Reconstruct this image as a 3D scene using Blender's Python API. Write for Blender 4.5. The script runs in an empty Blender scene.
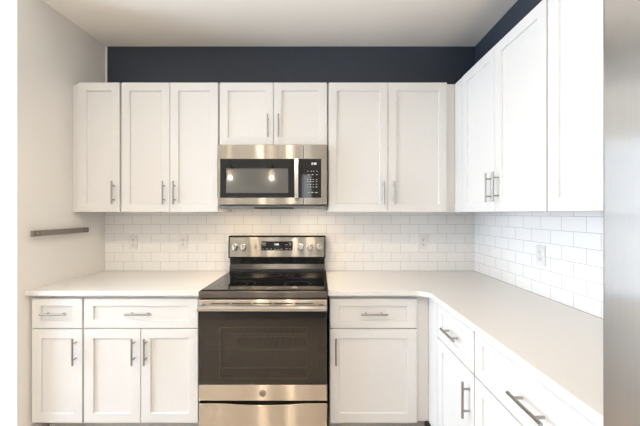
import bpy, bmesh, math, random
from mathutils import Vector, Matrix

scene = bpy.context.scene
COL = scene.collection
PI = math.pi
random.seed(4)

# ------------------------------------------------------------------ camera
CAM_Y, CAM_Z, F_PX = -2.5, 1.387, 307.5
cam_data = bpy.data.cameras.new('camera')
cam_data.sensor_width = 36.0
cam_data.lens = F_PX / 640.0 * 36.0
cam_data.shift_x = 0.5 / 640.0
cam_data.clip_start = 0.02
cam = bpy.data.objects.new('camera', cam_data)
cam.location = (0, CAM_Y, CAM_Z)
cam.rotation_euler = (PI / 2, 0, 0)
COL.objects.link(cam)
scene.camera = cam

# ------------------------------------------------------------------ world, daylight, exposure
world = bpy.data.worlds.new('outdoor_daylight')
scene.world = world
world.use_nodes = True
bg = world.node_tree.nodes['Background']
bg.inputs['Color'].default_value = (0.80, 0.90, 1.0, 1)
bg.inputs['Strength'].default_value = 1.0


def area(name, loc, rot, sx, sy, power, color, shape='RECTANGLE', spread=180):
    d = bpy.data.lights.new(name, 'AREA')
    d.shape = shape
    d.size = sx
    if shape in ('RECTANGLE', 'ELLIPSE'):
        d.size_y = sy
    d.energy = power
    d.color = color
    d.spread = math.radians(spread)
    o = bpy.data.objects.new(name, d)
    o.location = loc
    o.rotation_euler = rot
    COL.objects.link(o)
    return o


# daylight entering through the two windows (they sit in the window openings)
SIDE_X, REAR_Y = -4.5, -5.6
W1 = (-2.4, -0.78, 0.20, 2.45)          # side window y0, y1, z0, z1
W2 = (-0.46, -0.14, 0.20, 2.35)          # rear window x0, x1, z0, z1
area('daylight_side', (SIDE_X - 0.03, (W1[0] + W1[1]) / 2, (W1[2] + W1[3]) / 2), (0, -PI / 2, 0),
     W1[3] - W1[2], W1[1] - W1[0], 236, (0.66, 0.81, 1.0))
area('daylight_rear', ((W2[0] + W2[1]) / 2, REAR_Y - 0.03, (W2[2] + W2[3]) / 2), (PI / 2, 0, 0),
     W2[1] - W2[0], W2[3] - W2[2], 9, (0.95, 0.98, 1.0))

vs = scene.view_settings
vs.view_transform = 'Standard'
vs.look = 'None'
vs.gamma = 1.0
vs.use_curve_mapping = False
vs.exposure = 0.06

# ------------------------------------------------------------------ materials


def nodes_of(m):
    m.use_nodes = True
    nt = m.node_tree
    return nt, nt.nodes, nt.links, nt.nodes['Principled BSDF']


def mat(name, col, rough=0.5, metal=0.0, coat=0.0, noise=0.0, nscale=40, bump=0.0, spec=0.5, emit=None, estr=0.0):
    """procedural material: principled with a faint noise in colour and an optional bump"""
    m = bpy.data.materials.new(name)
    nt, N, L, p = nodes_of(m)
    p.inputs['Base Color'].default_value = (*col, 1)
    p.inputs['Roughness'].default_value = rough
    p.inputs['Metallic'].default_value = metal
    p.inputs['Coat Weight'].default_value = coat
    p.inputs['Coat Roughness'].default_value = 0.03
    p.inputs['Specular IOR Level'].default_value = spec
    if emit:
        p.inputs['Emission Color'].default_value = (*emit, 1)
        p.inputs['Emission Strength'].default_value = estr
    if noise or bump:
        tc = N.new('ShaderNodeTexCoord')
        nz = N.new('ShaderNodeTexNoise')
        nz.inputs['Scale'].default_value = nscale
        nz.inputs['Detail'].default_value = 4
        L.new(tc.outputs['Object'], nz.inputs['Vector'])
        if noise:
            r = N.new('ShaderNodeValToRGB')
            r.color_ramp.elements[0].position = 0.3
            r.color_ramp.elements[1].position = 0.7
            r.color_ramp.elements[0].color = (*[c * (1 - noise) for c in col], 1)
            r.color_ramp.elements[1].color = (*[min(1, c * (1 + noise)) for c in col], 1)
            L.new(nz.outputs['Fac'], r.inputs['Fac'])
            L.new(r.outputs['Color'], p.inputs['Base Color'])
        if bump:
            b = N.new('ShaderNodeBump')
            b.inputs['Strength'].default_value = bump
            b.inputs['Distance'].default_value = 0.002
            L.new(nz.outputs['Fac'], b.inputs['Height'])
            L.new(b.outputs['Normal'], p.inputs['Normal'])
    return m


def steel(name, col, fine=0.215, aniso=0.88, broad=0.34, tangent=(0, 0, 1), streak=(2, 2, 260), mix=0.64):
    """brushed stainless: a long soft smear across the grain over a broad sheen"""
    m = bpy.data.materials.new(name)
    m.use_nodes = True
    nt = m.node_tree
    N, L = nt.nodes, nt.links
    N.clear()
    out = N.new('ShaderNodeOutputMaterial')
    cx = N.new('ShaderNodeCombineXYZ')
    for i in range(3):
        cx.inputs[i].default_value = tangent[i]
    tc = N.new('ShaderNodeTexCoord')
    mp = N.new('ShaderNodeMapping')
    mp.inputs['Scale'].default_value = streak
    nz = N.new('ShaderNodeTexNoise')
    nz.inputs['Scale'].default_value = 3.0
    nz.inputs['Detail'].default_value = 3
    L.new(tc.outputs['Object'], mp.inputs['Vector'])
    L.new(mp.outputs['Vector'], nz.inputs['Vector'])
    cr = N.new('ShaderNodeValToRGB')
    cr.color_ramp.elements[0].color = (*[c * 0.94 for c in col], 1)
    cr.color_ramp.elements[1].color = (*[min(1, c * 1.06) for c in col], 1)
    L.new(nz.outputs['Fac'], cr.inputs['Fac'])
    gs = []
    for (r, an) in ((fine, -aniso), (broad, -0.4)):
        g = N.new('ShaderNodeBsdfAnisotropic')
        g.inputs['Roughness'].default_value = r
        g.inputs['Anisotropy'].default_value = an
        L.new(cx.outputs[0], g.inputs['Tangent'])
        L.new(cr.outputs['Color'], g.inputs['Color'])
        gs.append(g)
    mx = N.new('ShaderNodeMixShader')
    mx.inputs[0].default_value = 1 - mix
    L.new(gs[0].outputs[0], mx.inputs[1])
    L.new(gs[1].outputs[0], mx.inputs[2])
    L.new(mx.outputs[0], out.inputs[0])
    return m


def tile_mat(name, axis, offset):
    """glazed white subway tile in running bond; axis: world axis that runs along the wall"""
    m = bpy.data.materials.new(name)
    nt, N, L, p = nodes_of(m)
    geo = N.new('ShaderNodeNewGeometry')
    sep = N.new('ShaderNodeSeparateXYZ')
    L.new(geo.outputs['Position'], sep.inputs[0])
    a1 = N.new('ShaderNodeMath'); a1.operation = 'ADD'
    a1.inputs[1].default_value = offset
    L.new(sep.outputs[axis], a1.inputs[0])
    a2 = N.new('ShaderNodeMath'); a2.operation = 'SUBTRACT'
    a2.inputs[1].default_value = 0.917
    L.new(sep.outputs[2], a2.inputs[0])
    cmb = N.new('ShaderNodeCombineXYZ')
    L.new(a1.outputs[0], cmb.inputs[0])
    L.new(a2.outputs[0], cmb.inputs[1])
    br = N.new('ShaderNodeTexBrick')
    br.offset = 0.5
    br.inputs['Scale'].default_value = 1.0
    br.inputs['Brick Width'].default_value = 0.15013
    br.inputs['Row Height'].default_value = 0.0755
    br.inputs['Mortar Size'].default_value = 0.0012
    br.inputs['Mortar Smooth'].default_value = 0.15
    br.inputs['Bias'].default_value = 0.0
    br.inputs['Color1'].default_value = (0.86, 0.85, 0.835, 1)
    br.inputs['Color2'].default_value = (0.89, 0.88, 0.865, 1)
    br.inputs['Mortar'].default_value = (0.50, 0.485, 0.47, 1)
    L.new(cmb.outputs[0], br.inputs['Vector'])
    L.new(br.outputs['Color'], p.inputs['Base Color'])
    p.inputs['Roughness'].default_value = 0.18
    inv = N.new('ShaderNodeMath'); inv.operation = 'SUBTRACT'
    inv.inputs[0].default_value = 1.0
    L.new(br.outputs['Fac'], inv.inputs[1])
    b = N.new('ShaderNodeBump')
    b.inputs['Strength'].default_value = 0.35
    b.inputs['Distance'].default_value = 0.0015
    L.new(inv.outputs[0], b.inputs['Height'])
    L.new(b.outputs['Normal'], p.inputs['Normal'])
    return m


def floor_mat():
    m = bpy.data.materials.new('wood_plank_floor')
    nt, N, L, p = nodes_of(m)
    tc = N.new('ShaderNodeTexCoord')
    br = N.new('ShaderNodeTexBrick')
    br.offset = 0.37
    br.inputs['Brick Width'].default_value = 1.22
    br.inputs['Row Height'].default_value = 0.16
    br.inputs['Mortar Size'].default_value = 0.0015
    br.inputs['Scale'].default_value = 1.0
    br.inputs['Color1'].default_value = (0.56, 0.445, 0.345, 1)
    br.inputs['Color2'].default_value = (0.64, 0.52, 0.41, 1)
    br.inputs['Mortar'].default_value = (0.10, 0.08, 0.065, 1)
    L.new(tc.outputs['Object'], br.inputs['Vector'])
    mp = N.new('ShaderNodeMapping')
    mp.inputs['Scale'].default_value = (1.5, 22, 1)
    nz = N.new('ShaderNodeTexNoise')
    nz.inputs['Scale'].default_value = 2.2
    nz.inputs['Detail'].default_value = 8
    L.new(tc.outputs['Object'], mp.inputs['Vector'])
    L.new(mp.outputs['Vector'], nz.inputs['Vector'])
    mx = N.new('ShaderNodeMix'); mx.data_type = 'RGBA'; mx.blend_type = 'MULTIPLY'
    mx.inputs[0].default_value = 0.55
    L.new(br.outputs['Color'], mx.inputs[6])
    L.new(nz.outputs['Color'], mx.inputs[7])
    L.new(mx.outputs[2], p.inputs['Base Color'])
    p.inputs['Roughness'].default_value = 0.42
    return m


def dark_pane(name, tint, refl=0.07):
    """tinted glass pane: see-through and mirror-like"""
    m = bpy.data.materials.new(name)
    m.use_nodes = True
    nt = m.node_tree
    N, L = nt.nodes, nt.links
    N.clear()
    out = N.new('ShaderNodeOutputMaterial')
    t = N.new('ShaderNodeBsdfTransparent')
    t.inputs['Color'].default_value = (*tint, 1)
    g = N.new('ShaderNodeBsdfGlossy')
    g.inputs['Roughness'].default_value = 0.015
    fr = N.new('ShaderNodeFresnel')
    fr.inputs['IOR'].default_value = 1.5
    ad = N.new('ShaderNodeMath'); ad.operation = 'ADD'
    ad.inputs[1].default_value = refl
    ad.use_clamp = True
    L.new(fr.outputs[0], ad.inputs[0])
    mx = N.new('ShaderNodeMixShader')
    L.new(ad.outputs[0], mx.inputs[0])
    L.new(t.outputs[0], mx.inputs[1])
    L.new(g.outputs[0], mx.inputs[2])
    L.new(mx.outputs[0], out.inputs[0])
    return m


M = {
    'paint': mat('white_cabinet_paint', (0.715, 0.705, 0.69), 0.38, noise=0.012, nscale=60),
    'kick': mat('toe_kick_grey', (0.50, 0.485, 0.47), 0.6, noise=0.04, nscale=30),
    'wall': mat('off_white_wall_paint', (0.84, 0.81, 0.765), 0.75, noise=0.01, nscale=90, bump=0.06),
    'ceil': mat('ceiling_paint', (0.91, 0.88, 0.835), 0.85, noise=0.01, nscale=90, bump=0.06),
    'navy': mat('navy_wall_paint', (0.032, 0.042, 0.062), 0.55, noise=0.05, nscale=50, bump=0.05),
    'quartz': mat('cream_quartz', (0.73, 0.71, 0.68), 0.22, noise=0.02, nscale=220),
    'nickel': mat('brushed_nickel', (0.38, 0.365, 0.345), 0.32, metal=1.0, noise=0.03, nscale=200),
    'steel': steel('brushed_stainless_warm', (0.68, 0.60, 0.50)),
    'steel_mid': steel('brushed_stainless', (0.345, 0.322, 0.29)),
    'steel_dark': steel('dark_brushed_steel', (0.145, 0.13, 0.117), mix=0.3),
    'steel_h': steel('polished_steel_bar', (0.56, 0.53, 0.48), 0.2, 0.6, 0.25),
    'fridge': steel('refrigerator_stainless', (0.57, 0.555, 0.535), 0.18, 0.80, 0.30, tangent=(0, 1, 0), streak=(2, 160, 2)),
    'black_glass': mat('black_glass', (0.005, 0.005, 0.005), 0.04, coat=0.0, noise=0.01),
    'black': mat('black_enamel', (0.008, 0.008, 0.008), 0.22, noise=0.02, spec=0.35),
    'charcoal': mat('charcoal_metal', (0.06, 0.058, 0.056), 0.45, noise=0.04),
    'cavity': mat('oven_cavity_enamel', (0.035, 0.03, 0.028), 0.4, noise=0.15, nscale=60),
    'ring': mat('burner_print', (0.16, 0.16, 0.165), 0.2, noise=0.02),
    'screen': mat('microwave_window_screen', (0.085, 0.082, 0.072), 0.12, coat=0.8, noise=0.06, nscale=600),
    'print': mat('grey_printed_legend', (0.40, 0.39, 0.37), 0.5, noise=0.01),
    'print_dim': mat('grey_brown_window_line', (0.30, 0.27, 0.24), 0.5, noise=0.01),
    'tray': mat('grey_vent_tray', (0.33, 0.32, 0.31), 0.45, metal=0.3, noise=0.02),
    'digit': mat('lit_display_digits', (0.9, 0.9, 0.88), 0.5, noise=0.01, emit=(1.0, 0.98, 0.92), estr=0.45),
    'plate': mat('white_outlet_plastic', (0.78, 0.77, 0.75), 0.35, noise=0.01),
    'slot': mat('dark_slot', (0.05, 0.05, 0.05), 0.6, noise=0.02),
    'rail': mat('grey_brown_rail', (0.215, 0.185, 0.16), 0.5, noise=0.06, nscale=50),
    'rail_cap': mat('grey_brown_rail_end', (0.16, 0.135, 0.115), 0.5, noise=0.05),
    'screw': mat('dull_screw', (0.42, 0.39, 0.36), 0.4, metal=0.6, noise=0.02),
    'trim_white': mat('white_trim_paint', (0.82, 0.82, 0.81), 0.4, noise=0.01),
    'brass': mat('aged_brass', (0.50, 0.37, 0.18), 0.3, metal=1.0, noise=0.05),
    'bulb': mat('lit_bulb', (1, 0.9, 0.7), 0.4, noise=0.01, emit=(1.0, 0.76, 0.45), estr=5.0),
    'lens': mat('added_lit_lens', (1, 0.95, 0.85), 0.4, noise=0.01, emit=(1.0, 0.83, 0.60), estr=75.0),  # lens of the added ceiling lamps, raised for streaks in the steel
    'lamp_lens': mat('lit_cooktop_lamp_lens', (1, 0.95, 0.85), 0.4, noise=0.01, emit=(1.0, 0.78, 0.52), estr=9.0),
    'oven_pane': dark_pane('oven_door_glass', (0.50, 0.46, 0.42), 0.045),
    'shade_glass': dark_pane('clear_shade_glass', (0.97, 0.97, 0.97), 0.01),
    'floor': floor_mat(),
    'tile_back': tile_mat('subway_tile_back', 0, 1.744 + 0.075065),
    'tile_right': tile_mat('subway_tile_right', 1, 20 * 0.15013),
}

# ------------------------------------------------------------------ mesh building


class MB:
    """collects shapes and links them as one mesh object"""

    def __init__(self):
        self.v, self.f, self.m, self.s = [], [], [], []

    def add(self, verts, faces, mi=0, smooth=False):
        o = len(self.v)
        self.v += [tuple(p) for p in verts]
        for f in faces:
            self.f.append([o + i for i in f])
            self.m.append(mi)
            self.s.append(smooth)
        return self

    def _bm(self, bm, mi):
        bm.verts.index_update()
        self.add([v.co[:] for v in bm.verts], [[v.index for v in f.verts] for f in bm.faces], mi)
        bm.free()

    def box(self, x0, x1, y0, y1, z0, z1, mi=0, bev=0.0, seg=2):
        x0, x1 = sorted((x0, x1)); y0, y1 = sorted((y0, y1)); z0, z1 = sorted((z0, z1))
        bm = bmesh.new()
        bmesh.ops.create_cube(bm, size=1.0)
        for v in bm.verts:
            v.co = Vector(((x0 + x1) / 2 + v.co.x * (x1 - x0), (y0 + y1) / 2 + v.co.y * (y1 - y0),
                           (z0 + z1) / 2 + v.co.z * (z1 - z0)))
        if bev:
            b = min(bev, 0.45 * min(x1 - x0, y1 - y0, z1 - z0))
            bmesh.ops.bevel(bm, geom=bm.edges[:], offset=b, segments=seg, affect='EDGES', profile=0.5)
        self._bm(bm, mi)
        return self

    def tube(self, p0, p1, r, mi=0, n=14, r1=None):
        p0, p1 = Vector(p0), Vector(p1)
        r1 = r if r1 is None else r1
        d = (p1 - p0).normalized()
        a = d.orthogonal().normalized()
        b = d.cross(a)
        vs_, fs = [], []
        for (p, rr) in ((p0, r), (p1, r1)):
            for i in range(n):
                t = 2 * PI * i / n
                vs_.append(p + a * (rr * math.cos(t)) + b * (rr * math.sin(t)))
        for i in range(n):
            j = (i + 1) % n
            fs.append([i, j, n + j, n + i])
        fs.append(list(range(n))[::-1])
        fs.append(list(range(n, 2 * n)))
        return self.add(vs_, fs, mi, True)

    def lathe(self, prof, origin, axis, mi=0, n=24):
        """prof: (radius, distance along axis); closed at both ends"""
        o, d = Vector(origin), Vector(axis).normalized()
        a = d.orthogonal().normalized()
        b = d.cross(a)
        vs_, fs = [], []
        for (r, h) in prof:
            for i in range(n):
                t = 2 * PI * i / n
                vs_.append(o + d * h + a * (r * math.cos(t)) + b * (r * math.sin(t)))
        for k in range(len(prof) - 1):
            for i in range(n):
                j = (i + 1) % n
                fs.append([k * n + i, k * n + j, (k + 1) * n + j, (k + 1) * n + i])
        fs.append(list(range(n))[::-1])
        q = (len(prof) - 1) * n
        fs.append([q + i for i in range(n)])
        return self.add(vs_, fs, mi, True)

    def prism(self, poly, axis, a0, a1, mi=0, bev=0.0, seg=2):
        """poly: 2d outline in the two other axes (x,y)/(x,z)/(y,z), swept along axis from a0 to a1"""
        def P(u, w, t):
            return {'x': (t, u, w), 'y': (u, t, w), 'z': (u, w, t)}[axis]
        bm = bmesh.new()
        A = [bm.verts.new(P(u, w, a0)) for u, w in poly]
        B = [bm.verts.new(P(u, w, a1)) for u, w in poly]
        n = len(poly)
        bm.faces.new(A[::-1]); bm.faces.new(B)
        for i in range(n):
            j = (i + 1) % n
            bm.faces.new([A[i], A[j], B[j], B[i]])
        bmesh.ops.recalc_face_normals(bm, faces=bm.faces[:])
        if bev:
            es = [e for e in bm.edges if (e.verts[0] in A) == (e.verts[1] in A)]
            bmesh.ops.bevel(bm, geom=es, offset=bev, segments=seg, affect='EDGES', profile=0.5)
        self._bm(bm, mi)
        return self

    def panel(self, x0, x1, z0, z1, yb, yf, stile, rec, mi=0, rail=None):
        """five-piece shaker front facing -y: back at yb, face at yf, field recessed by rec"""
        rail = stile if rail is None else rail
        e = 0.0018
        rings = [(0, 0, yb), (0, 0, yf + e), (e, e, yf), (stile - 0.002, rail - 0.002, yf), (stile, rail, yf + 0.002),
                 (stile + 0.001, rail + 0.001, yf + rec), ]
        vs_, fs = [], []
        for (ix, iz, y) in rings:
            vs_ += [(x0 + ix, y, z0 + iz), (x1 - ix, y, z0 + iz), (x1 - ix, y, z1 - iz), (x0 + ix, y, z1 - iz)]
        for k in range(len(rings) - 1):
            for i in range(4):
                j = (i + 1) % 4
                fs.append([k * 4 + i, k * 4 + j, k * 4 + 4 + j, k * 4 + 4 + i])
        q = (len(rings) - 1) * 4
        fs.append([q, q + 1, q + 2, q + 3])
        fs.append([3, 2, 1, 0])
        return self.add(vs_, fs, mi)

    def build(self, name, mats, parent=None, origin=(0, 0, 0), flat=False):
        me = bpy.data.meshes.new(name)
        ox, oy, oz = origin
        me.from_pydata([(x - ox, y - oy, z - oz) for x, y, z in self.v], [], self.f)
        if not isinstance(mats, (list, tuple)):
            mats = [mats]
        for mm in mats:
            me.materials.append(M[mm] if isinstance(mm, str) else mm)
        me.polygons.foreach_set('material_index', self.m)
        bm = bmesh.new(); bm.from_mesh(me)
        bmesh.ops.recalc_face_normals(bm, faces=bm.faces[:])
        bm.to_mesh(me); bm.free()
        if not flat:
            me.set_sharp_from_angle(angle=math.radians(38))
            me.polygons.foreach_set('use_smooth', self.s)
        me.update()
        o = bpy.data.objects.new(name, me)
        COL.objects.link(o)
        if parent is not None:
            o.parent = parent
        else:
            o.location = origin
        return o


def tag(o, label, cat, group=None):
    o['label'] = label
    o['category'] = cat
    if group:
        o['group'] = group
    return o


def thing(name, label, cat, loc, rz=0.0, group=None):
    o = bpy.data.objects.new(name, None)
    o.empty_display_size = 0.1
    COL.objects.link(o)
    o.location = loc
    o.rotation_euler = (0, 0, rz)
    return tag(o, label, cat, group)


def struct(name, mb, mats, origin=(0, 0, 0)):
    o = mb.build(name, mats, None, origin)
    o['kind'] = 'structure'
    return o


def copy_tree(o, parent=None):
    c = o.copy()
    COL.objects.link(c)
    if parent is not None:
        c.parent = parent
    for ch in o.children:
        copy_tree(ch, c)
    return c


# ------------------------------------------------------------------ room shell
XL, XR, H = -1.744, 1.2585, 2.745
Y_RET = -0.693


def xl(y):
    """face of the left wall, which opens slightly towards the room"""
    return XL + 0.0486 * y


T = 0.12
struct('floor', MB().box(SIDE_X - T, XR + T, REAR_Y - T, 0.008 + T, -0.06, 0.0), 'floor')
struct('ceiling', MB().box(SIDE_X - T, XR + T, REAR_Y - T, 0.008 + T, H, H + 0.08), 'ceil')
struct('wall_back', MB().box(XL, XL + 0.014, 0.004, 0.008 + T, 1.463, H, 1).box(XL, XL + 0.014, 0.0085, 0.008 + T, 0, 1.463, 1)
       .box(XL + 0.014, XR + T, 0.008, 0.008 + T, 0, H, 0), ['navy', 'wall'])
struct('wall_right', MB().box(XR + 0.008, XR + T, REAR_Y, 0.008, 0, H), 'navy')
# the kitchen's left wall and the bright wall that turns away from its end
struct('wall_left', MB().prism([(XL - 0.2, 0.008 + T), (XL - 0.2, Y_RET), (xl(Y_RET), Y_RET), (xl(-0.0005), -0.0005), (XL, 0.008 + T)], 'z', 0, H), 'wall')
struct('wall_return', MB().box(SIDE_X, XL - 0.2, Y_RET, Y_RET + T, 0, H), 'wall')


def wall_hole(name, along, a0, a1, b0, b1, h0, h1, c0, c1):
    mb = MB()
    for (u0, u1, z0, z1) in ((a0, b0, 0, H), (b1, a1, 0, H), (b0, b1, 0, h0), (b0, b1, h1, H)):
        if along == 'y':
            mb.box(c0, c1, u0, u1, z0, z1)
        else:
            mb.box(u0, u1, c0, c1, z0, z1)
    return struct(name, mb, 'wall')


wall_hole('wall_far_left', 'y', REAR_Y, Y_RET, W1[0], W1[1], W1[2], W1[3], SIDE_X - T, SIDE_X)
wall_hole('wall_rear', 'x', SIDE_X, XR + 0.008, W2[0], W2[1], W2[2], W2[3], REAR_Y - T, REAR_Y)


def window(name, along, b0, b1, h0, h1, c, nv, nh):
    mb = MB()
    def bar(u0, u1, z0, z1):
        if along == 'y':
            mb.box(c, c + 0.04, u0, u1, z0, z1)
        else:
            mb.box(u0, u1, c, c + 0.04, z0, z1)
    w = 0.05
    bar(b0, b0 + w, h0, h1); bar(b1 - w, b1, h0, h1); bar(b0 + w, b1 - w, h0, h0 + w); bar(b0 + w, b1 - w, h1 - w, h1)
    for i in range(1, nv):
        u = b0 + (b1 - b0) * i / nv
        bar(u - 0.015, u + 0.015, h0 + w, h1 - w)
    for i in range(1, nh):
        z = h0 + (h1 - h0) * i / nh
        bar(b0 + w, b1 - w, z - 0.015, z + 0.015)
    return struct(name, mb, 'trim_white')


window('window_1', 'y', *W1, SIDE_X - 0.01, 3, 2)
window('window_2', 'x', *W2, REAR_Y - 0.01, 1, 3)
struct('baseboard_return', MB().box(SIDE_X, XL - 0.08, Y_RET - 0.014, Y_RET, 0, 0.11, bev=0.003), 'trim_white')

# tiled backsplash (trim of the two walls)
Z_CT = 0.917
TILE_TOP = 1.462
struct('trim_1', MB().box(XL + 0.0005, XR, 0.0, 0.008, Z_CT, TILE_TOP), 'tile_back')
struct('trim_2', MB().box(XR, XR + 0.008, -1.90, 0.0, Z_CT, TILE_TOP), 'tile_right')

# ------------------------------------------------------------------ cabinets
U_BOT, U_TOP = 1.394, 2.308
UD = 0.310            # upper carcass depth; door adds 0.020
B_TOP, B_KICK = 0.886, 0.104
G = 0.0025            # half gap between fronts


def handle_mb(cx, cz, vertical, yf, length=0.162, spread=0.098):
    mb = MB()
    r, st = 0.0058, 0.032
    y = yf - st
    if vertical:
        mb.lathe([(r * .8, 0), (r, .001), (r, length - .001), (r * .8, length)], (cx, y, cz - length / 2), (0, 0, 1), n=12)
        for s in (-1, 1):
            mb.tube((cx, yf, cz + s * spread / 2), (cx, y, cz + s * spread / 2), 0.0048, n=10)
    else:
        mb.lathe([(r * .8, 0), (r, .001), (r, length - .001), (r * .8, length)], (cx - length / 2, y, cz), (1, 0, 0), n=12)
        for s in (-1, 1):
            mb.tube((cx + s * spread / 2, yf, cz), (cx + s * spread / 2, y, cz), 0.0048, n=10)
    return mb


def front(root, kind, x0, x1, z0, z1, y, hx, hz, vertical, stile=0.058, rail=None):
    """a door or drawer front whose back touches y (facing -y) with its bar handle"""
    yf = y - 0.020
    d = MB().panel(x0, x1, z0, z1, y - 0.0008, yf, stile, 0.0095, rail=rail).build(kind, 'paint', root, flat=True)
    if hx is not None:
        handle_mb(hx, hz, vertical, yf).build('handle', 'nickel', d)
    return d


def upper(label, loc, rz, width, fronts, z0=U_BOT, z1=U_TOP, depth=UD, fill_l=0.0, fill_r=0.0, flush=0.0):
    """fronts: (x0, x1, handle side 'l'/'r'); local x runs along the wall, the wall is at y=0"""
    t = thing('wall_cabinet', label, 'cabinet', (loc[0], loc[1], z0), rz, 'white wall cabinets')
    h = z1 - z0
    MB().box(0, width, -depth, 0, 0, h, bev=0.001).build('carcass', 'paint', t)
    if fill_l:
        MB().box(-fill_l, -0.0005, -depth - flush, -depth + 0.02, 0.0, h - 0.004).build('filler_strip', 'paint', t)
    if fill_r:
        MB().box(width + 0.0005, width + fill_r, -depth, -depth + 0.02, 0.0, h - 0.004).build('filler_strip', 'paint', t)
    for (a, b, side) in fronts:
        hx = None if side is None else (a + 0.035 if side == 'l' else b - 0.035)
        front(t, 'door', a, b, 0.0, h, -depth, hx, 0.135, True)
    return t


def base(label, loc, rz, width, drawers, doors, depth=0.602, fill_l=0.0, fill_r=0.0, flush=0.0, inset=0.0, dtop=0.864):
    t = thing('base_cabinet', label, 'cabinet', (loc[0], loc[1], 0), rz, 'white base cabinets')
    MB().box(inset, width, -depth, 0, B_KICK, B_TOP, bev=0.001).build('carcass', 'paint', t)
    MB().box(inset - (fill_l if not inset else 0), width + fill_r, -depth + 0.07, -0.02, 0, B_KICK - 0.0005).build('toe_kick', 'kick', t)
    if fill_l:
        MB().box(-fill_l, inset - 0.0005, -depth - flush, -depth + 0.02, B_KICK, B_TOP).build('filler_strip', 'paint', t)
    if fill_r:
        MB().box(width + 0.0005, width + fill_r, -depth, -depth + 0.02, B_KICK, B_TOP).build('filler_strip', 'paint', t)
    for (a, b) in drawers:
        front(t, 'drawer', a, b, 0.684, dtop, -depth, (a + b) / 2, 0.776, False, rail=0.046)
    for (a, b, side) in doors:
        hx = None if side is None else (a + 0.035 if side == 'l' else b - 0.035)
        front(t, 'door', a, b, B_KICK + 0.001, 0.678, -depth, hx, 0.55, True)
    return t


SU = 141.7            # px per metre at the upper fronts


def ux(px):
    return (px - 319.5) / SU


# upper run on the back wall
xa, xb = ux(77.6), ux(120.2)
upper('narrow single-door white wall cabinet beside the left wall', (xa, 0), 0, xb - xa,
      [(G, xb - xa - G - 0.003, 'r')], fill_l=xa - xl(-UD) - 0.002)
xa, xb = ux(121), ux(218.6)
w = xb - xa
upper('two-door white wall cabinet just left of the microwave', (xa, 0), 0, w,
      [(0.004, w / 2 - 0.0018, 'r'), (w / 2 + 0.0018, w - 0.005, 'l')])
xa, xb = ux(219.2), ux(327.6)
w = xb - xa
MW_TOP = 1.858
upper('short two-door white wall cabinet above the microwave', (xa, 0), 0, w,
      [(0.004, w / 2 - 0.0018, 'r'), (w / 2 + 0.0018, w - 0.005, 'l')], z0=MW_TOP + 0.004)
xa, xb = ux(328.2), ux(448)
w = xb - xa
X_UR = 0.963          # face of the right-hand upper fronts
upper('two-door white wall cabinet just right of the microwave', (xa, 0), 0, w,
      [(0.004, w / 2 - 0.0018, 'r'), (w / 2 + 0.0018, w - 0.007, 'l')], fill_r=X_UR - xb)

# upper run on the right wall (local x runs towards the camera)
RD = XR - X_UR - 0.020
RZ = -PI / 2
yc0, yc1, yc2 = -0.425, -1.196, -1.90
w = yc0 - yc1
upper('two-door white wall cabinet on the right wall, next to the corner', (XR, yc0), RZ, w,
      [(0.003, w / 2 - 0.0018, 'r'), (w / 2 + 0.0018, w - 0.003, 'l')], depth=RD, fill_l=abs(yc0) - UD - 0.001, flush=0.019)
w2 = yc1 - yc2 - 0.001
upper('white wall cabinet on the right wall, partly behind the refrigerator', (XR, yc1 - 0.001), RZ, w2,
      [(0.004, w2 - 0.003, 'r')], depth=RD)

# base run on the back wall
SB = 163.7


def bx(px):
    return (px - 319.5) / SB


xa, xb = bx(31), bx(82.8)
w = xb - xa
base('narrow white base cabinet with drawer and one door beside the left wall', (xa, 0), 0, w,
     [(0.004, w - 0.004)], [(0.004, w - 0.004, 'r')], fill_l=xa - xl(-0.58) - 0.001, inset=0.036)
xa, xb = bx(83.2), bx(198.2)
w = xb - xa
base('wide white base cabinet with one drawer over two doors left of the range', (xa, 0), 0, w,
     [(0.004, w - 0.002)], [(0.004, w / 2 - 0.0018, 'r'), (w / 2 + 0.0018, w - 0.002, 'l')])
XBR = 0.672           # face of the right-hand base fronts
xa, xb = bx(329.6), bx(417.6)
w = xb - xa
base('white base cabinet with drawer and one door right of the range', (xa, 0), 0, w,
     [(0.003, w - 0.003)], [(0.003, w - 0.003, 'l')], fill_r=XBR - xb)

# base run on the right wall
BD = XR - XBR - 0.020
y0, y1, y2 = -0.745, -1.163, -1.90
w = y0 - y1
base('white base cabinet with drawer and one door on the right run, nearest the corner', (XR, y0), RZ, w,
     [(0.004, w - 0.004)], [(0.004, w - 0.004, 'r')], depth=BD, dtop=0.882, fill_l=abs(y0) - 0.602 - 0.001, flush=0.019)
w = y1 - y2 - 0.001
base('wide white base cabinet on the right run beside the refrigerator', (XR, y1 - 0.001), RZ, w,
     [(0.004, w - 0.004)], [(0.004, w / 2 - 0.0018, 'r'), (w / 2 + 0.0018, w - 0.004, 'l')], depth=BD, dtop=0.882)

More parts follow.
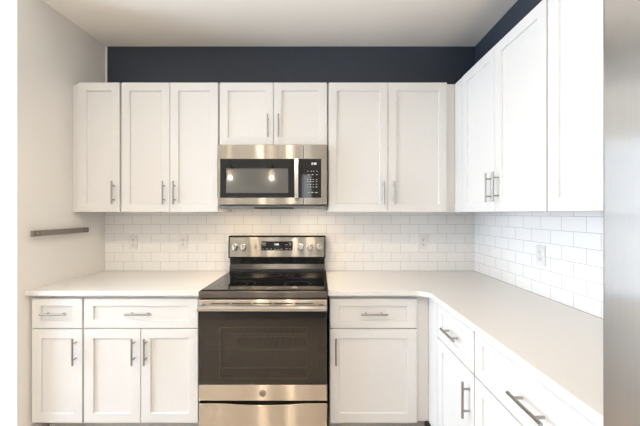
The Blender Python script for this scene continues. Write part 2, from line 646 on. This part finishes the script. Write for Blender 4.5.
# ------------------------------------------------------------------ countertops
RX0, RX1 = -0.714, 0.046       # range sides
CT_F = -0.648
o = MB().prism([(xl(0) + 0.001, -0.0005), (xl(CT_F) + 0.001, CT_F), (RX0 - 0.006, CT_F), (RX0 - 0.006, -0.0005)], 'z', B_TOP + 0.0005, Z_CT,
               bev=0.003).build('countertop', 'quartz')
tag(o, 'short straight cream countertop left of the range', 'countertop', 'cream countertops')
CX = 0.652
R = 0.075
poly = [(RX1 + 0.006, -0.0005), (RX1 + 0.006, CT_F), (CX - R, CT_F)]
for i in range(1, 9):
    a = PI / 2 - (PI / 2) * i / 8
    poly.append((CX - R + R * math.cos(a), CT_F - R + R * math.sin(a)))
poly += [(CX, -1.90), (XR - 0.0005, -1.90), (XR - 0.0005, -0.0005)]
o = MB().prism(poly, 'z', B_TOP + 0.0005, Z_CT, bev=0.003).build('countertop', 'quartz')
tag(o, 'long L-shaped cream countertop right of the range', 'countertop', 'cream countertops')

# ------------------------------------------------------------------ seven segment digits and glyphs
SEG = {'0': 'abcdef', '1': 'bc', '2': 'abged', '3': 'abgcd', '4': 'fgbc', '5': 'afgcd', '6': 'afgedc', '7': 'abc',
       '8': 'abcdefg', '9': 'abfgcd'}


def digits(mb, text, x, z, y, h, mi):
    """lit seven segment characters on a panel facing -y, lower left corner at x, z"""
    wd, t = h * 0.55, h * 0.16
    for ch in text:
        if ch == ':':
            for q in (0.3, 0.7):
                mb.box(x, x + t, y - 0.0006, y, z + h * q - t / 2, z + h * q + t / 2, mi)
            x += t * 2.2
            continue
        for s in SEG[ch]:
            r = {'a': (0, wd, h - t, h), 'g': (0, wd, h / 2 - t / 2, h / 2 + t / 2), 'd': (0, wd, 0, t),
                 'f': (0, t, h / 2, h), 'b': (wd - t, wd, h / 2, h), 'e': (0, t, 0, h / 2), 'c': (wd - t, wd, 0, h / 2)}[s]
            mb.box(x + r[0], x + r[1], y - 0.0006, y, z + r[2], z + r[3], mi)
        x += wd + t * 1.4
    return mb


# ------------------------------------------------------------------ range
RO = (-0.334, -0.35, 0.0)
rng = thing('range', 'freestanding stainless electric range with black glass cooktop between the base cabinets', 'stove', RO)


def rb(mb, name, mats, parent=rng):
    return mb.build(name, mats, parent, RO)


x0, x1 = RX0 + 0.004, RX1 - 0.004
b = MB()                                  # hollow body: sides, back, top, bottom and the cavity walls
b.box(x0, x0 + 0.02, -0.648, -0.012, 0.06, 0.880)
b.box(x1 - 0.02, x1, -0.648, -0.012, 0.06, 0.880)
b.box(x0 + 0.02, x1 - 0.02, -0.03, -0.012, 0.06, 0.880)
b.box(x0 + 0.02, x1 - 0.02, -0.648, -0.03, 0.80, 0.880)
b.box(x0 + 0.02, x1 - 0.02, -0.648, -0.03, 0.06, 0.33)
rb(b, 'body', 'charcoal')
c = MB()
c.box(x0 + 0.021, x0 + 0.075, -0.640, -0.10, 0.331, 0.799)
c.box(x1 - 0.075, x1 - 0.021, -0.640, -0.10, 0.331, 0.799)
c.box(x0 + 0.075, x1 - 0.075, -0.12, -0.10, 0.331, 0.799)
c.box(x0 + 0.075, x1 - 0.075, -0.640, -0.12, 0.331, 0.36)
c.box(x0 + 0.075, x1 - 0.075, -0.640, -0.12, 0.77, 0.799)
cav = rb(c, 'oven_cavity', 'cavity')
for z in (0.441, 0.553):
    r = MB()
    for i in range(15):
        xx = x0 + 0.085 + (x1 - x0 - 0.17) * i / 14
        r.tube((xx, -0.62, z - 0.001), (xx, -0.14, z - 0.001), 0.0016, 1, n=6)
    for yy in (-0.62, -0.38, -0.14):
        r.tube((x0 + 0.078, yy, z), (x1 - 0.078, yy, z), 0.0038, n=8)
    rb(r, 'oven_rack', ['nickel', 'charcoal'], cav)
for sx in (x0 + 0.05, x1 - 0.05):
    for sy in (-0.58, -0.08):
        f = MB().lathe([(0.016, 0), (0.016, 0.01), (0.008, 0.012), (0.008, 0.06)], (sx, sy, 0), (0, 0, 1), n=12)
        rb(f, 'foot', 'black')
# cooktop: dark steel rim and the glass
YF = -0.690
ct = MB().box(RX0, RX1, YF, -0.085, 0.883, 0.926, bev=0.006, seg=3)
ctop = rb(ct, 'cooktop', 'steel_dark')
g = rb(MB().box(RX0 + 0.012, RX1 - 0.012, YF + 0.018, -0.10, 0.9262, 0.9315, bev=0.002), 'glass_surface', 'black_glass', ctop)
rings = MB()
for (cx, cy, rr) in ((-0.53, -0.53, 0.115), (-0.14, -0.53, 0.085), (-0.53, -0.26, 0.08), (-0.14, -0.26, 0.105), (-0.335, -0.235, 0.055)):
    n = 48
    for rad in (rr, rr * 0.62) if rr > 0.1 else (rr,):
        v, f = [], []
        for i in range(n):
            t = 2 * PI * i / n
            v += [(cx + rad * math.cos(t), cy + rad * math.sin(t), 0.9319), (cx + (rad - 0.002) * math.cos(t), cy + (rad - 0.002) * math.sin(t), 0.9319)]
        for i in range(n):
            j = (i + 1) % n
            f.append([2 * i, 2 * j, 2 * j + 1, 2 * i + 1])
        rings.add(v, f)
rb(rings, 'burner_markings', 'ring', ctop)
# back guard: slanted black riser below, control head above
gx0, gx1 = RX0 + 0.003, RX1 + 0.001
riser = MB().prism([(-0.014, 0.9265), (-0.098, 0.9265), (-0.094, 0.950), (-0.078, 0.985), (-0.082, 1.044), (-0.014, 1.044)], 'x', gx0 + 0.006, gx1 - 0.006)
rb(riser, 'backguard', 'black')
head = MB().prism([(-0.014, 1.040), (-0.100, 1.036), (-0.104, 1.042), (-0.094, 1.200), (-0.086, 1.208), (-0.014, 1.208)], 'x', gx0, gx1, bev=0.0)
hd = rb(head, 'control_panel', 'black')
fy = lambda z: -0.104 + (z - 1.042) / 0.158 * 0.010     # face of the head
fp = MB()
xs0, xs1, zs0, zs1 = gx0 + 0.010, gx1 - 0.010, 1.046, 1.197
fp.add([(xs0, fy(zs0) - 0.002, zs0), (xs1, fy(zs0) - 0.002, zs0), (xs1, fy(zs1) - 0.002, zs1), (xs0, fy(zs1) - 0.002, zs1),
        (xs0, fy(zs0) + 0.001, zs0), (xs1, fy(zs0) + 0.001, zs0), (xs1, fy(zs1) + 0.001, zs1), (xs0, fy(zs1) + 0.001, zs1)],
       [[0, 1, 2, 3], [4, 7, 6, 5], [0, 4, 5, 1], [1, 5, 6, 2], [2, 6, 7, 3], [3, 7, 4, 0]])
rb(fp, 'faceplate', 'steel_mid', hd)
zk = 1.120
yk = fy(zk) - 0.002


def gpx(px):
    return (px - 319.5) / 128.3


for px in (234.6, 243.3, 301.0, 310.3, 319.3):
    k = MB()
    k.lathe([(0.026, 0), (0.026, 0.004), (0.022, 0.006), (0.0205, 0.024), (0.018, 0.027), (0.004, 0.0275)], (gpx(px), yk, zk), (0, -1, 0), n=24)
    k.box(gpx(px) - 0.0045, gpx(px) + 0.0045, yk - 0.036, yk - 0.02, zk - 0.020, zk + 0.020, 0, bev=0.002)
    k.box(gpx(px) - 0.0012, gpx(px) + 0.0012, yk - 0.0366, yk - 0.035, zk + 0.008, zk + 0.018, 1)
    rb(k, 'knob', ['steel_h', 'slot'], hd)
    # printed ring of marks around the knob belongs to the faceplate
lt = MB().box(gpx(255.8) - 0.006, gpx(255.8) + 0.006, yk - 0.003, yk + 0.001, zk - 0.010, zk + 0.014, bev=0.002)
rb(lt, 'indicator_light', 'slot', hd)
dsp = MB()
dx0, dx1, dz0, dz1 = gpx(261.3), gpx(292.6), 1.094, 1.166
yd = fy(1.092) - 0.004
dsp.box(dx0, dx1, yd, yd + 0.012, dz0, dz1, 0, bev=0.004)
digits(dsp, '2:50', gpx(274.6), 1.136, yd - 0.0001, 0.013, 1)
for (px, z, wd) in ((263.5, 1.152, 5), (264.0, 1.138, 4), (286.5, 1.140, 2.5), (290.2, 1.152, 2.5), (290.2, 1.138, 2.0),
                    (263.2, 1.108, 1.5), (267.0, 1.109, 2.5), (271.3, 1.106, 1.6), (281.7, 1.106, 1.8), (286.5, 1.109, 2.2), (290.2, 1.108, 1.8),
                    (275.0, 1.104, 1.2), (278.4, 1.104, 1.2)):
    dsp.box(gpx(px) - wd / 256.6, gpx(px) + wd / 256.6, yd - 0.0006, yd - 0.0001, z - 0.0018, z + 0.0018, 2)
rb(dsp, 'clock_display', ['black_glass', 'digit', 'print'], hd)

# oven door
SR = 170.0


def rz_(py):
    return CAM_Z - (py - 213) / SR


dy0 = -0.650
dz0, dz1 = rz_(401), rz_(299.8)
wz0, wz1 = rz_(385), rz_(311.3)
wx0, wx1 = -0.588, -0.080        # clear window
hz0, hz1 = 0.411, 0.707
d = MB()
ox0, ox1 = RX0 + 0.002, RX1 - 0.002
d.box(ox0, ox1, YF, dy0, wz1, dz1, 0, bev=0.003)                 # top strip
d.box(ox0, ox1, YF, dy0, dz0, wz0, 0, bev=0.003)                 # bottom strip
d.box(ox0, ox1, YF + 0.006, dy0, wz0, hz0, 1)                    # black print around the clear window
d.box(ox0, ox1, YF + 0.006, dy0, hz1, wz1, 1)
d.box(ox0, wx0, YF + 0.006, dy0, hz0, hz1, 1)
d.box(wx1, ox1, YF + 0.006, dy0, hz0, hz1, 1)
sx = [(211, 229.5), (232, 251), (253, 272), (274, 293), (295, 313)]
for a, bb in sx:
    d.box((a - 319.5) / SR, (bb - 319.5) / SR, YF - 0.0006, YF + 0.002, rz_(304.2), rz_(302.9), 2)
door = rb(d, 'oven_door', ['steel', 'black', 'slot'])
rb(MB().box(ox0 + 0.001, ox1 - 0.001, YF, YF + 0.0055, wz0 + 0.0005, wz1 - 0.0005), 'door_glass', 'oven_pane', door)
fr = MB()
e = 0.006
fr.box(wx0 - e, wx0, YF + 0.0056, YF + 0.012, hz0 - e, hz1 + e); fr.box(wx1, wx1 + e, YF + 0.0056, YF + 0.012, hz0 - e, hz1 + e)
fr.box(wx0, wx1, YF + 0.0056, YF + 0.012, hz0 - e, hz0); fr.box(wx0, wx1, YF + 0.0056, YF + 0.012, hz1, hz1 + e)
rb(fr, 'window_frame', 'print_dim', door)
hb = MB()
hzc, hy = 0.841, -0.732
prof = [(hy - 0.012, hzc + 0.012), (hy - 0.014, hzc), (hy - 0.010, hzc - 0.016), (hy + 0.002, hzc - 0.019), (hy + 0.010, hzc - 0.010), (hy + 0.008, hzc + 0.010), (hy - 0.002, hzc + 0.016)]
hb.prism(prof, 'x', RX0 + 0.010, RX1 - 0.004, 0, bev=0.004)
for s in (RX0 + 0.035, RX1 - 0.035):
    hb.box(s - 0.014, s + 0.014, hy + 0.004, YF + 0.0005, hzc - 0.012, hzc + 0.008, 0, bev=0.003)
rb(hb, 'handle', 'steel_h', door)
# round emblem with its curled monogram
em = MB()
ex, ez, er = (262.7 - 319.5) / SR, rz_(393.4), 0.0205
em.lathe([(er, 0), (er, 0.0012), (er - 0.001, 0.0016)], (ex, YF, ez), (0, -1, 0), 0, n=32)


def stroke(mb, pts, wdt, y, mi):
    pts = [Vector((p[0], p[1])) for p in pts]
    v, f = [], []
    for i, p in enumerate(pts):
        t = (pts[min(i + 1, len(pts) - 1)] - pts[max(i - 1, 0)]).normalized()
        nrm = Vector((-t.y, t.x)) * wdt / 2
        v += [(p.x + nrm.x, y, p.y + nrm.y), (p.x - nrm.x, y, p.y - nrm.y)]
    for i in range(len(pts) - 1):
        f.append([2 * i, 2 * i + 1, 2 * i + 3, 2 * i + 2])
    mb.add(v, f, mi)


def arc(cx, cz, r, a0, a1, n=14):
    return [(cx + r * math.cos(math.radians(a0 + (a1 - a0) * i / n)), cz + r * math.sin(math.radians(a0 + (a1 - a0) * i / n))) for i in range(n + 1)]


ye = YF - 0.0019
stroke(em, arc(ex, ez, er * 0.86, 0, 360, 40), 0.0016, ye, 1)
stroke(em, arc(ex - er * .30, ez + er * .06, er * .30, 40, 320), 0.0026, ye, 1)                          # G
stroke(em, [(ex - er * .30, ez - er * .02), (ex - er * .04, ez - er * .02), (ex - er * .04, ez - er * .42), (ex - er * .22, ez - er * .52)], 0.0024, ye, 1)
stroke(em, arc(ex + er * .30, ez + er * .20, er * .22, 60, 270), 0.0026, ye, 1)                          # E
stroke(em, arc(ex + er * .30, ez - er * .22, er * .24, 90, 310), 0.0026, ye, 1)
for q in (45, 135, 225, 315):
    stroke(em, arc(ex + er * .70 * math.cos(math.radians(q)), ez + er * .70 * math.sin(math.radians(q)), er * .13, q - 90, q + 130), 0.0016, ye, 1)
rb(em, 'emblem', ['steel_h', 'charcoal'], door)
# storage drawer with dipped top edge
zt, zb = rz_(404.0), 0.095
poly = [(ox0, zb), (ox1, zb), (ox1, zt)]
for i in range(1, 20):
    t = i / 20
    xx = ox1 + (ox0 - ox1) * t
    dip = 0.011 * max(0.0, 1 - ((t - 0.5) / 0.32) ** 2)
    poly.append((xx, zt - dip))
poly.append((ox0, zt))
rb(MB().prism(poly, 'y', YF + 0.004, dy0, bev=0.0015), 'storage_drawer', 'steel')
rb(MB().box(ox0 + 0.02, ox1 - 0.02, -0.649, -0.62, 0.0605, 0.33), 'lower_front', 'black')

# ------------------------------------------------------------------ microwave
SM = 145.3


def mx_(px):
    return (px - 319.5) / SM


def mz_(py):
    return CAM_Z - (py - 213) / SM


MO = (-0.325, -0.19, 1.43)
mic = thing('microwave', 'stainless over-the-range microwave hung under the short wall cabinet', 'microwave', MO)


def mbd(mb, name, mats, parent=mic):
    return mb.build(name, mats, parent, MO)


m0, m1 = mx_(217.1), mx_(327.0)
mzt, mzb = MW_TOP, mz_(204.6)
MY = -0.384
mbd(MB().box(m0 + 0.004, m1 - 0.004, -0.346, -0.001, 1.440, mzt, bev=0.002), 'body', 'charcoal')
tray = MB()
tray.box(m0 + 0.01, m1 - 0.01, -0.34, -0.02, 1.4245, 1.4398, 3, bev=0.004)
tray.box(m0 + 0.03, m1 - 0.03, -0.335, -0.33, 1.4175, 1.4247, 3, bev=0.001)
tray.box(mx_(253), mx_(293), -0.352, -0.05, 1.417, 1.4247, 1, bev=0.001)
for xx in (m0 + 0.13, m1 - 0.13):
    tray.box(xx - 0.045, xx + 0.045, -0.31, -0.25, 1.4225, 1.4247, 2)
for xx in (m0 + 0.17, m1 - 0.17):
    for i in range(10):
        tray.box(xx - 0.07, xx + 0.07, -0.21 + i * 0.014, -0.204 + i * 0.014, 1.4235, 1.4247, 1)
mbd(tray, 'vent_tray', ['charcoal', 'black', 'lamp_lens', 'tray'])
xs = mx_(303.6)
gz0, gz1 = mz_(197.7), mz_(158.9)
gxa, gxb = mx_(220.2), mx_(303.3)
d = MB()
d.box(m0, xs - 0.001, MY, -0.347, gz1, mzt, 0, bev=0.002)
d.box(m0, xs - 0.001, MY, -0.347, mzb, gz0, 0, bev=0.002)
d.box(m0, gxa, MY, -0.347, gz0, gz1, 0)
d.box(gxa, xs - 0.001, MY + 0.001, -0.347, gz0, gz1, 1)
dr = mbd(d, 'door', ['steel_mid', 'black_glass'])
sw0, sw1, sz0, sz1 = mx_(226.2), mx_(288.2), mz_(193.0), mz_(168.5)
mbd(MB().box(sw0, sw1, MY + 0.0003, MY + 0.0009, sz0, sz1), 'window_screen', 'screen', dr)
hb = MB()
hx = (mx_(294.4) + mx_(299.0)) / 2
pts = []
n = 10
prof = []
for i in range(n + 1):
    t = i / n
    prof.append((MY - 0.020 - 0.016 * math.sin(PI * t), gz0 - 0.004 + (gz1 - gz0 + 0.004) * t))
for i in range(n, -1, -1):
    t = i / n
    prof.append((MY - 0.008 - 0.016 * math.sin(PI * t), gz0 - 0.004 + (gz1 - gz0 + 0.004) * t))
hb.prism(prof, 'x', hx - 0.014, hx + 0.014, 0, bev=0.003)
for zz in (gz0 + 0.012, gz1 - 0.016):
    hb.box(hx - 0.010, hx + 0.010, MY - 0.012, MY + 0.0008, zz - 0.012, zz + 0.012, 0, bev=0.002)
mbd(hb, 'handle', 'steel_h', dr)
p = MB()
pxa, pxb = xs + 0.0008, m1
p.box(pxa, pxb, MY, -0.347, gz1, mzt, 0, bev=0.002)
p.box(pxa, pxb, MY, -0.347, mzb, gz0, 0, bev=0.002)
p.box(mx_(321.2), pxb, MY, -0.347, gz0, gz1, 0)
p.box(pxa, mx_(321.2), MY + 0.001, -0.347, gz0, gz1, 1)
pan = mbd(p, 'control_panel', ['steel_mid', 'black_glass'])
yq = MY + 0.0009
dd = MB()
digits(dd, '2:50', mx_(311.6), mz_(164.6), yq, 0.0135, 0)
mbd(dd, 'clock_digits', 'digit', pan)
rows = [(171.3, (307.8, 311.2, 313.6, 317.0), 0.0045), (174.6, (308.6, 312.6, 316.8), 0.006)]
rows += [(179.6, (307.6, 310.4, 313.2, 316.6), 0.005), (181.6, (307.6, 310.4, 313.2, 316.6), 0.005)]
rows += [(184.4, (307.6, 310.4, 313.4, 316.6), 0.005), (187.0, (307.6, 310.4, 313.4, 316.4), 0.005)]
rows += [(192.5, (308.4, 312.3, 316.3), 0.007)]
for py, xs_, hw in rows:
    for px in xs_:
        cx, cz = mx_(px), mz_(py)
        mbd(MB().box(cx - hw, cx + hw, yq - 0.0006, yq, cz - 0.0024, cz + 0.0024, 0), 'button', 'print', pan)
# its two working lamps over the cooktop
for xx in (m0 + 0.13, m1 - 0.13):
    area('cooktop_lamp', (xx, -0.28, 1.4205), (0, 0, 0), 0.08, 0.05, 1.0, (1.0, 0.74, 0.46))

# ------------------------------------------------------------------ outlets
OUT_G = 'white duplex wall outlets'
ow, oh = 0.070, 0.115
out = thing('wall_outlet', 'white duplex outlet on the back tile nearest the left wall', 'outlet', ((133.6 - 319.5) / 123, -0.0004, 1.150), 0, OUT_G)
MB().box(-ow / 2, ow / 2, -0.006, 0, -oh / 2, oh / 2, 0, bev=0.002).lathe([(0.003, 0), (0.003, 0.0008)], (0, -0.006, 0), (0, -1, 0), 1, n=10) \
    .build('face_plate', ['plate', 'screw'], out)
for s in (-1, 1):
    r = MB()
    z = s * 0.0195
    r.box(-0.0165, 0.0165, -0.0085, -0.0061, z - 0.0135, z + 0.0135, 0, bev=0.001)
    r.box(-0.0078, -0.0052, -0.0088, -0.0084, z - 0.002, z + 0.008, 1)
    r.box(0.0052, 0.0078, -0.0088, -0.0084, z - 0.002, z + 0.007, 1)
    r.box(-0.0025, 0.0025, -0.0088, -0.0084, z - 0.0095, z - 0.0045, 1)
    r.build('receptacle', ['plate', 'slot'], out)
for (lab, loc, rz) in (('white duplex outlet on the back tile just left of the range', ((183.4 - 319.5) / 123, -0.0004, 1.151), 0),
                       ('white duplex outlet on the back tile right of the range', ((423.0 - 319.5) / 123, -0.0004, 1.153), 0),
                       ('white duplex outlet on the right wall\'s tile', (XR - 0.0004, -0.755, 1.146), RZ)):
    c = copy_tree(out)
    c.location = loc
    c.rotation_euler = (0, 0, rz)
    c['label'] = lab

# ------------------------------------------------------------------ magnetic rail on the left wall
rl = thing('knife_rail', 'grey-brown magnetic knife rail mounted bare on the left wall', 'rail', (XL, -0.42, 1.262))
MB().box(0.0005, 0.016, -0.226, 0.226, -0.018, 0.018, bev=0.002).build('bar', 'rail', rl)
for s in (-1, 1):
    MB().box(0.0163, 0.0178, s * 0.195 - 0.022, s * 0.195 + 0.022, -0.015, 0.015, 0, bev=0.0007) \
        .lathe([(0.005, 0), (0.004, 0.0015)], (0.0178, s * 0.195, 0), (1, 0, 0), 1, n=12).build('end_plate', ['rail_cap', 'screw'], rl)

# ------------------------------------------------------------------ refrigerator
FX, FY0, FY1 = 0.536, -1.915, -2.825
fr_ = thing('refrigerator', 'tall stainless refrigerator at the end of the right-hand counter', 'refrigerator', ((FX + XR) / 2, (FY0 + FY1) / 2, 0))
FO = ((FX + XR) / 2, (FY0 + FY1) / 2, 0)


def fb(mb, name, mats, parent=fr_):
    return mb.build(name, mats, parent, FO)


fb(MB().box(FX + 0.075, XR - 0.02, FY1 + 0.004, FY0 - 0.004, 0.03, 1.80, bev=0.004), 'body', 'charcoal')
fb(MB().box(FX + 0.09, XR - 0.05, FY1 + 0.02, FY0 - 0.02, 0.0, 0.0298), 'base_grille', 'black')
fm = (FY0 + FY1) / 2
for (a, b_, side) in ((fm + 0.002, FY0, -1), (FY1, fm - 0.002, 1)):
    dr = fb(MB().box(FX, FX + 0.070, a, b_, 0.735, 1.815, bev=0.007, seg=4), 'door', 'fridge')
    hy_ = a + 0.04 if side == -1 else b_ - 0.04
    hh = MB().lathe([(0.009, 0), (0.011, 0.003), (0.011, 0.657), (0.009, 0.66)], (FX - 0.05, hy_, 0.90), (0, 0, 1), n=14)
    for zz in (0.94, 1.52):
        hh.tube((FX + 0.001, hy_, zz), (FX - 0.05, hy_, zz), 0.008, n=10)
    fb(hh, 'handle', 'steel_h', dr)
dr = fb(MB().box(FX, FX + 0.070, FY1, FY0, 0.06, 0.728, bev=0.007, seg=4), 'freezer_drawer', 'fridge')
hh = MB().lathe([(0.009, 0), (0.011, 0.003), (0.011, 0.697), (0.009, 0.70)], (FX - 0.05, fm - 0.35, 0.66), (0, 1, 0), n=14)
for yy in (fm - 0.28, fm + 0.28):
    hh.tube((FX + 0.001, yy, 0.66), (FX - 0.05, yy, 0.66), 0.008, n=10)
fb(hh, 'handle', 'steel_h', dr)
for yy in (FY0 - 0.05, FY1 + 0.05):
    fb(MB().box(FX + 0.02, FX + 0.14, yy - 0.03, yy + 0.03, 1.8155, 1.835, bev=0.004), 'hinge_cover', 'charcoal')

# ------------------------------------------------------------------ behind the viewpoint: mirrored pendants, plus added island, downlights and torchieres
isl = thing('added_island', 'unseen white island with cream top, added for the appliances to mirror', 'island', (-0.42, -3.30, 0))  # added so the steel and oven glass have something to reflect
MB().box(-1.05, 1.05, -0.40, 0.40, 0.10, 0.886, bev=0.002).build('carcass', 'paint', isl)
MB().box(-1.02, 1.02, -0.34, 0.34, 0.0, 0.0995).build('toe_kick', 'kick', isl)
MB().box(-1.10, 1.10, -0.47, 0.43, 0.8865, 0.917, bev=0.003).build('worktop', 'quartz', isl)


def pendant(loc, label):
    t = thing('pendant_lamp', label, 'lamp', loc, 0, 'pendant lamps over the island')
    x, y, z = 0, 0, 0
    MB().lathe([(0.06, 0), (0.06, 0.018), (0.02, 0.022)], (0, 0, H - loc[2]), (0, 0, -1), n=24).build('canopy', 'brass', t)
    MB().tube((0, 0, 0.13), (0, 0, H - loc[2] - 0.02), 0.004, n=8).build('rod', 'brass', t)
    MB().lathe([(0.012, 0.13), (0.022, 0.12), (0.022, 0.06), (0.016, 0.055)], (0, 0, 0), (0, 0, 1), n=20).build('socket', 'brass', t)
    MB().lathe([(0.012, 0.054), (0.022, 0.03), (0.030, 0.0), (0.022, -0.024), (0.006, -0.033)], (0, 0, 0), (0, 0, 1), n=20).build('bulb', 'bulb', t)
    n = 28
    sh = MB()
    pr = [(0.024, 0.10), (0.055, 0.07), (0.075, 0.0), (0.082, -0.09)]
    v, f = [], []
    for r, h in pr:
        for i in range(n):
            v.append((r * math.cos(2 * PI * i / n), r * math.sin(2 * PI * i / n), h))
    for k in range(len(pr) - 1):
        for i in range(n):
            j = (i + 1) % n
            f.append([k * n + i, k * n + j, (k + 1) * n + j, (k + 1) * n + i])
    sh.add(v, f).build('shade', 'shade_glass', t)
    l = bpy.data.lights.new('pendant_light', 'POINT')
    l.energy = 4
    l.color = (1.0, 0.845, 0.60)
    l.shadow_soft_size = 0.032
    lo = bpy.data.objects.new('pendant_light', l)
    lo.location = (loc[0], loc[1], loc[2] - 0.075)
    COL.objects.link(lo)
    return t


pendant((-1.36, -2.95, 2.0), 'glass pendant lamp mirrored at the left end of the microwave window')
pendant((-0.73, -2.95, 2.0), 'glass pendant lamp mirrored towards the right of the microwave window')


def added_downlight(x, y, label):  # unseen ceiling lamps added to light the room and streak the steel
    t = thing('unseen_downlight', label, 'lamp', (x, y, H), 0, 'added ceiling downlights')
    MB().lathe([(0.075, 0), (0.075, 0.004), (0.06, 0.006), (0.055, 0.002)], (0, 0, 0), (0, 0, -1), n=28).build('trim_ring', 'trim_white', t)
    MB().lathe([(0.054, 0.0061), (0.054, 0.007)], (0, 0, 0), (0, 0, -1), n=28).build('lens', 'lens', t)
    area('added_downlight', (x, y, H - 0.012), (0, 0, 0), 0.10, 0.10, 9.5, (1.0, 0.855, 0.71), 'DISK', 150)
    return t


added_downlight(-0.80, -2.20, 'unseen round ceiling lamp added for the left streak in the steel fronts')
added_downlight(-0.40, -2.20, 'unseen round ceiling lamp added for the central streak in the steel fronts')
# unseen floor lamps added behind the viewpoint to brighten the ceiling


def added_torchiere(TX, TY, power, label):
    tr = thing('added_floor_lamp', label, 'lamp', (TX, TY, 0), 0, 'added floor lamps')
    MB().lathe([(0.14, 0), (0.14, 0.015), (0.03, 0.028)], (0, 0, 0), (0, 0, 1), n=32).build('base', 'charcoal', tr)
    MB().tube((0, 0, 0.0285), (0, 0, 1.64), 0.012, n=14).build('pole', 'nickel', tr)
    bowl = [(0.02, 1.641), (0.09, 1.67), (0.155, 1.74), (0.160, 1.745), (0.150, 1.745), (0.085, 1.682), (0.02, 1.66)]
    MB().lathe(bowl, (0, 0, 0), (0, 0, 1), n=36).build('bowl_shade', 'trim_white', tr)
    MB().lathe([(0.02, 1.6605), (0.035, 1.69), (0.03, 1.72), (0.005, 1.735)], (0, 0, 0), (0, 0, 1), n=20).build('bulb', 'bulb', tr)
    ld = bpy.data.lights.new('added_uplight', 'SPOT')
    ld.energy = power
    ld.color = (1.0, 0.84, 0.62)
    ld.shadow_soft_size = 0.05
    ld.spot_size = math.radians(158)
    ld.spot_blend = 0.3
    lo = bpy.data.objects.new('added_uplight', ld)
    lo.location = (TX, TY, 1.80)
    lo.rotation_euler = (PI, 0, 0)
    COL.objects.link(lo)


added_torchiere(-1.78, -3.05, 95, 'unseen tall floor lamp added to brighten the ceiling, at the left end of the island')
added_torchiere(0.85, -3.05, 120, 'unseen tall floor lamp added to brighten the ceiling, at the right end of the island')
